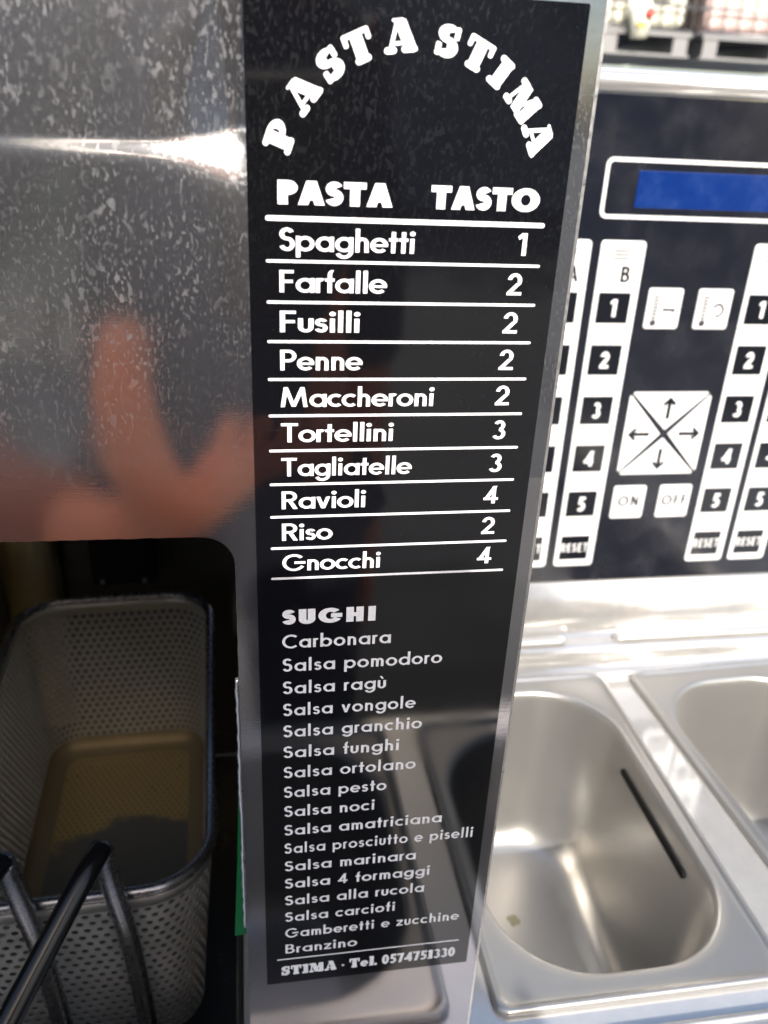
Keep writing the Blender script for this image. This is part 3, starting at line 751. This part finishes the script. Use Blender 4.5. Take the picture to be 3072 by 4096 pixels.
def ibc(x, z, m, label, group, capcol=None, depth=1.0):
    t = empty('bulk_container', (x, 5.0, z), label, 'bulk container', group)
    boxo('tank', -.47, .47, .05, depth-.05, .15, 1.0, m, t, .05, 4)
    bm = bmesh.new()
    for sy in (0.0, depth):
        for i in range(11): tube(bm, [(-.485+.097*i, sy, .13), (-.485+.097*i, sy, 1.02)], .006, 6)
        for k in range(8): tube(bm, [(-.49, sy, .135+.125*k), (.49, sy, .135+.125*k)], .007, 6)
    for sx in (-.49, .49):
        for i in range(1, 10): tube(bm, [(sx, .1*i*depth, .13), (sx, .1*i*depth, 1.02)], .008, 6)
        for k in range(8): tube(bm, [(sx, 0, .135+.125*k), (sx, depth, .135+.125*k)], .009, 6)
    link('cage', bm, M_galv, t, smooth=True)
    bm = bmesh.new(); box(bm, -.5, .5, 0, depth, .105, .128); box(bm, -.5, .5, 0, depth, 0, .014)
    for sx in (-.44, 0, .44): box(bm, sx-.045, sx+.045, .01, depth-.01, .0145, .1045)
    link('pallet', bm, M_galv, t)
    v = bmesh.new()
    tube(v, [(.14, .06, .235), (.14, -.03, .235), (.14, -.06, .20), (.14, -.065, .08)], [.075, .072, .066, .045], 14)
    vo = link('outlet_valve', v, m if m is not M_pink else M_pink, t, smooth=True)
    if capcol:
        v = bmesh.new(); tube(v, [(.16, -.10, .20), (.16, -.13, .20)], .028, 14); link('valve_cap', v, mat('cap', capcol, .4), t, smooth=True)
        v = bmesh.new(); box(v, .10, .15, -.12, -.10, .13, .155); link('valve_lever', v, mat('lever', (.5, .36, .08), .4), t)
    return t
def label_plate(t, x0, x1, z0, z1, c):
    boxo('label_plate', x0, x1, -.024, -.012, z0, z1, mat('label_plate_paint', c, .5), t)
u1 = ibc(2.13, .36, M_cream, 'cream bulk container with red tap in a cage, blurred beyond the control panel', 'stacked caged bulk containers', (.45, .07, .06))
label_plate(u1, -.02, .36, .31, .60, (.35, .42, .55))
u2 = ibc(3.20, .36, M_pink, 'pinkish bulk container with green tap, right of the cream one at the top right corner', 'stacked caged bulk containers', (.0, .25, .15))
ibc(1.06, .36, M_grey, 'pale grey bulk container of the upper row, hidden behind the menu plate', 'stacked caged bulk containers')
for x in (1.06, 2.13, 3.20):
    ibc(x, -.80, M_grey, {1.06: 'grey bulk container of the lower row, behind the menu plate', 2.13: 'grey bulk container under the cream one', 3.20: 'grey bulk container under the pinkish one'}[x], 'stacked caged bulk containers')

# behind the photographer: what the polished steel mirrors, plus additions for shade and darkening
wl = empty('yard_wall', (0, -14, GZ), 'long grey plastered yard wall behind the photographer', 'wall')
boxo('wall_panel', -14, 9, -.15, .15, 0, 3.6, M_plaster, wl); boxo('wall_coping', -14.1, 9.1, -.22, .22, 3.602, 3.7, M_conc, wl, .01)
def tree(x, y, h, label, seed):
    R = random.Random(seed); t = empty('broadleaf_tree', (x, y, GZ), label, 'tree', 'trees behind the yard wall')
    bm = bmesh.new(); tube(bm, [(0, 0, 0), (.1, 0, h*.3), (0, .1, h*.6), (.1, 0, h*.85)], [.22, .17, .11, .04], 10)
    for k in range(7):
        a = R.uniform(0, 2*pi); z = h*R.uniform(.35, .65); L = h*.3
        tube(bm, [(0, 0, z), (L*.5*cos(a), L*.5*sin(a), z+L*.4), (L*cos(a), L*sin(a), z+L*.7)], [.08, .05, .02], 6)
    link('trunk', bm, M_bark, t, smooth=True)
    V, F = [], []
    cl = [(R.gauss(0, h*.16), R.gauss(0, h*.16), h*R.uniform(.42, 1.0), h*R.uniform(.09, .16)) for _ in range(26)]
    for cx, cy, cz, cr in cl:
        for _ in range(110):
            d = Vector((R.gauss(0, 1), R.gauss(0, 1), R.gauss(0, 1))).normalized()*cr*R.uniform(.55, 1)
            c = Vector((cx, cy, cz))+d; u = Vector((R.gauss(0, 1), R.gauss(0, 1), R.gauss(0, 1))).normalized(); w_ = u.orthogonal().normalized()
            s_ = R.uniform(.07, .14); b = len(V)
            V += [tuple(c+u*s_), tuple(c+w_*s_*.6), tuple(c-u*s_), tuple(c-w_*s_*.6)]; F.append((b, b+1, b+2, b+3))
    cr_ = link('crown', (V, [], F), M_leaf, t); cr_['kind'] = 'stuff'
for i, (x, y, h) in enumerate(((-9, -18, 6.5), (-4.2, -17.5, 7.5), (.8, -18, 6.8), (5.2, -17, 7.8), (9.5, -18.5, 7))):
    tree(x, y, h, 'broadleaf tree behind the yard wall, number %s counted from its left end' % ('one two three four five'.split()[i]), i+11)

mt_ = props(boxo('added_dark_mat', -1.0, 1.3, -1.45, -.30, GZ+.002, GZ+.014, mat('black_rubber', (.012, .012, .013), .8), None, .003), 'black rubber floor mat added out of view to darken the sticker reflection', 'floor mat')  # unseen black mat added so the sticker mirrors less bright ground
hg = empty('filler_hedge', (-2.6, -4.6, GZ), 'dark clipped hedge added out of view to darken the reflection in the steel', 'filler_hedge')  # unseen greenery added to darken a pale patch mirrored in the sheet
R = random.Random(9); V, F = [], []
for _ in range(5200):
    c_ = Vector((R.uniform(-2.2, 2.2), R.uniform(-.35, .35), R.uniform(.05, 1.25)+.06*sin(R.random()*9)))
    u = Vector((R.gauss(0, 1), R.gauss(0, 1), R.gauss(0, 1))).normalized(); w_ = u.orthogonal().normalized(); s_ = R.uniform(.03, .06); b = len(V)
    V += [tuple(c_+u*s_), tuple(c_+w_*s_*.6), tuple(c_-u*s_), tuple(c_-w_*s_*.6)]; F.append((b, b+1, b+2, b+3))
ho = link('leaves', (V, [], F), M_leaf, hg); ho['kind'] = 'stuff'
bm = bmesh.new()
for k in range(9): tube(bm, [(-2+.5*k, 0, 0), (-2+.5*k+.05, .02, .6), (-2+.5*k, 0, 1.1)], [.03, .02, .01], 6)
link('stems', bm, M_bark, hg, smooth=True)
M_canvas = plain('off_white_canvas', (.60, .57, .50), (.54, .51, .45), .9, 8)
pa = empty('added_shade_parasol', (-1.3, -2.75, GZ), 'large square off-white parasol added out of view to shade the baskets and lower sheet', 'parasol')  # unseen parasol added only to keep the sun off the baskets
def canopy(hx, hy, zc, zt):
    bm = bmesh.new(); n_ = 12; V = {}
    for i in range(n_+1):
        for j in range(n_+1):
            u, v = -1+2*i/n_, -1+2*j/n_; m_ = max(abs(u), abs(v))
            V[i, j] = bm.verts.new((u*hx, v*hy, zt-(zt-zc)*m_-.03*math.sin(pi*m_)))
    for i in range(n_):
        for j in range(n_): bm.faces.new((V[i, j], V[i+1, j], V[i+1, j+1], V[i, j+1]))
    return bm
link('canopy', canopy(1.288, 1.10, 2.30, 2.85), M_canvas, pa, mods=(('SOLIDIFY', dict(thickness=.003)),))
bm = bmesh.new(); tube(bm, [(0, 0, .06), (0, 0, 2.86)], .024, 12); link('pole', bm, M_galv, pa, smooth=True)
boxo('base', -.3, .3, -.3, .3, 0, .06, M_conc, pa, .01)
for a in range(8):
    t_ = 2*pi*a/8; m_ = max(abs(cos(t_)), abs(sin(t_))); bm = bmesh.new()
    tube(bm, [(0, 0, 2.82), (1.27*cos(t_)/m_, 1.08*sin(t_)/m_, 2.28)], .009, 6); link('rib', bm, M_galv, pa, smooth=True)

# ------------------------------------------------------------------ 7. photographer and phone
def skin(name, verts, edges, radii, m, parent, sub=2, root=0):
    me = bpy.data.meshes.new(name); me.from_pydata([Vector(v) for v in verts], edges, []); me.materials.append(m)
    o = bpy.data.objects.new(name, me); COL.objects.link(o); o.parent = parent
    sk = o.modifiers.new('skin', 'SKIN'); sk.use_smooth_shade = True
    L = me.skin_vertices[0].data
    for i, r in enumerate(radii):
        L[i].radius = (r, r) if not isinstance(r, tuple) else r; L[i].use_root = (i == root)
    s = o.modifiers.new('sub', 'SUBSURF'); s.levels = sub; s.render_levels = sub
    return o
per = empty('person', (.02, -.72, GZ), 'photographer in dark navy top holding up a phone, mirrored in the steel', 'person')
def L(p):
    # torso, head and legs sit a little right of the hands
    k = max(0., min(1., (-p[1]-.42)/.22)); k = k*k*(3-2*k)
    dz = -.05*k if p[2] > .1 else 0.
    hx_ = .115 if p[2] > .12 else .03
    return (p[0]-.02+hx_*k, p[1]+.72, p[2]-GZ+dz)
class Graph:
    def __init__(s): s.v = []; s.e = []; s.r = []
    def add(s, p, r, prev=None):
        s.v.append(L(p)); s.r.append(r); i = len(s.v)-1
        if prev is not None: s.e.append((prev, i))
        return i
    def chain(s, prev, items):
        for p, r in items: prev = s.add(p, r, prev)
        return prev
g = Graph()
pel = g.add((-.06, -.74, -.38), (.14, .10))
chest = g.chain(pel, [((-.06, -.74, -.22), (.13, .09)), ((-.06, -.72, -.05), (.15, .10))])
neck = g.chain(chest, [((-.06, -.70, .09), (.09, .07)), ((-.06, -.685, .15), .052)])
g.chain(neck, [((-.06, -.665, .20), .072), ((-.06, -.66, .255), .088), ((-.06, -.665, .31), .078)])
# left arm and the hand under the phone
la = g.chain(chest, [((-.21, -.72, .13), .055), ((-.30, -.68, -.06), .045), ((-.33, -.56, -.27), .040), ((-.22, -.42, -.325), .036), ((-.11, -.315, -.312), .031), ((-.070, -.280, -.295), .026)])
palm = g.chain(la, [((-.040, -.264, -.272), (.030, .018)), ((-.022, -.268, -.252), (.028, .015))])
g.chain(palm-1, [((-.074, -.252, -.222), .024), ((-.076, -.250, -.180), .0185), ((-.070, -.252, -.140), .0145)])
for dx in range(4):
    x = -.022+.020*dx
    g.chain(palm, [((x+.004, -.274, -.230), .0088), ((x+.010, -.288-.002*dx, -.216), .0080), ((x+.014, -.298, -.226), .0068)])
# right arm hangs by the side
ra = g.chain(chest, [((.07, -.74, .02), .050), ((.115, -.79, -.18), .042), ((.12, -.80, -.36), .034), ((.12, -.78, -.50), .026)])
pr = g.chain(ra, [((.12, -.775, -.56), (.018, .034)), ((.12, -.77, -.60), (.016, .034))])
g.chain(pr-1, [((.12, -.735, -.575), .0125), ((.12, -.722, -.605), .0105), ((.12, -.722, -.63), .009)])
for k in range(4):
    y = -.742-.019*k; ln = (.9, 1, .95, .75)[k]
    g.chain(pr, [((.12, y, -.632), .0086), ((.119, y, -.632-.030*ln), .0078), ((.116, y+.004, -.632-.056*ln), .0066)])
for s_ in (-1, 1):
    g.chain(pel, [((-.06+.09*s_, -.74, -.45), .085), ((-.06+.10*s_, -.73, -.85), .060), ((-.06+.10*s_, -.76, -1.20), .042), ((-.06+.11*s_, -.70, -1.27), .035), ((-.06+.12*s_, -.60, -1.275), .028)])
skin('body', g.v, g.e, g.r, M_skin, per)
def shell(name, items, m):
    q = Graph(); first = True
    for ch in items:
        if first: root = q.add(ch[0][0], ch[0][1]); prev = root; first = False; q.chain(root, ch[1:]); continue
        q.chain(ch[0], ch[1:])
    return skin(name, q.v, q.e, q.r, m, per)
shell('shirt', [[((-.09, -.745, -.56), (.18, .13)), ((-.10, -.74, -.42), (.19, .125)), ((-.10, -.74, -.22), (.20, .115)), ((-.09, -.72, -.02), (.19, .12)), ((-.06, -.705, .095), (.12, .085))],
                [3, ((-.19, -.72, .125), .105), ((-.30, -.68, -.06), .072), ((-.33, -.58, -.245), .056)],
                [3, ((.065, -.74, .015), .068), ((.115, -.79, -.18), .056), ((.12, -.80, -.33), .050)]], M_shirt)
shell('sleeve', [[((-.33, -.575, -.25), .052), ((-.29, -.50, -.31), .050), ((-.22, -.42, -.325), .049), ((-.115, -.32, -.315), .042)]], M_sleeve)
shell('trousers', [[((-.06, -.74, -.42), (.15, .12)), ((-.15, -.74, -.50), .10), ((-.16, -.73, -.85), .078), ((-.16, -.76, -1.22), .060)], [0, ((.03, -.74, -.50), .10), ((.04, -.73, -.85), .078), ((.04, -.76, -1.22), .060)]], M_jeans)
shell('hair', [[((-.06, -.705, .22), .080), ((-.06, -.70, .28), .098), ((-.06, -.685, .325), .088)]], M_hair)
for sx in (-.03, .03):
    bm = bmesh.new(); bmesh.ops.create_uvsphere(bm, u_segments=12, v_segments=8, radius=.012); o = link('eye', bm, M_white, per, smooth=True); o.location = L((-.06+sx, -.585, .265))
bm = bmesh.new(); tube(bm, [(-.0, 0, .02), (0, .018, -.01), (0, .004, -.018)], [.006, .012, .008], 8); o = link('nose', bm, M_skin, per, smooth=True); o.location = L((-.06, -.585, .24))
ph = empty('phone', CAM_LOC, 'dark smartphone held up in front of the menu plate', 'phone')
ph.rotation_euler = CAM_ROT
bm = bmesh.new(); loft(bm, [[(a, b, z) for a, b in rrect(-.016, .058, -.138, .014, .010, 6)] for z in (.004, .0118)], close_last=True, close_first=True)
bmesh.ops.recalc_face_normals(bm, faces=bm.faces)
link('phone_body', bm, mat('phone_back', (.01, .01, .014), .2), ph)
bm = bmesh.new(); tube(bm, [(0, 0, .0038), (0, 0, .0026)], .005, 20); link('camera_lens', bm, M_black, ph, smooth=False)
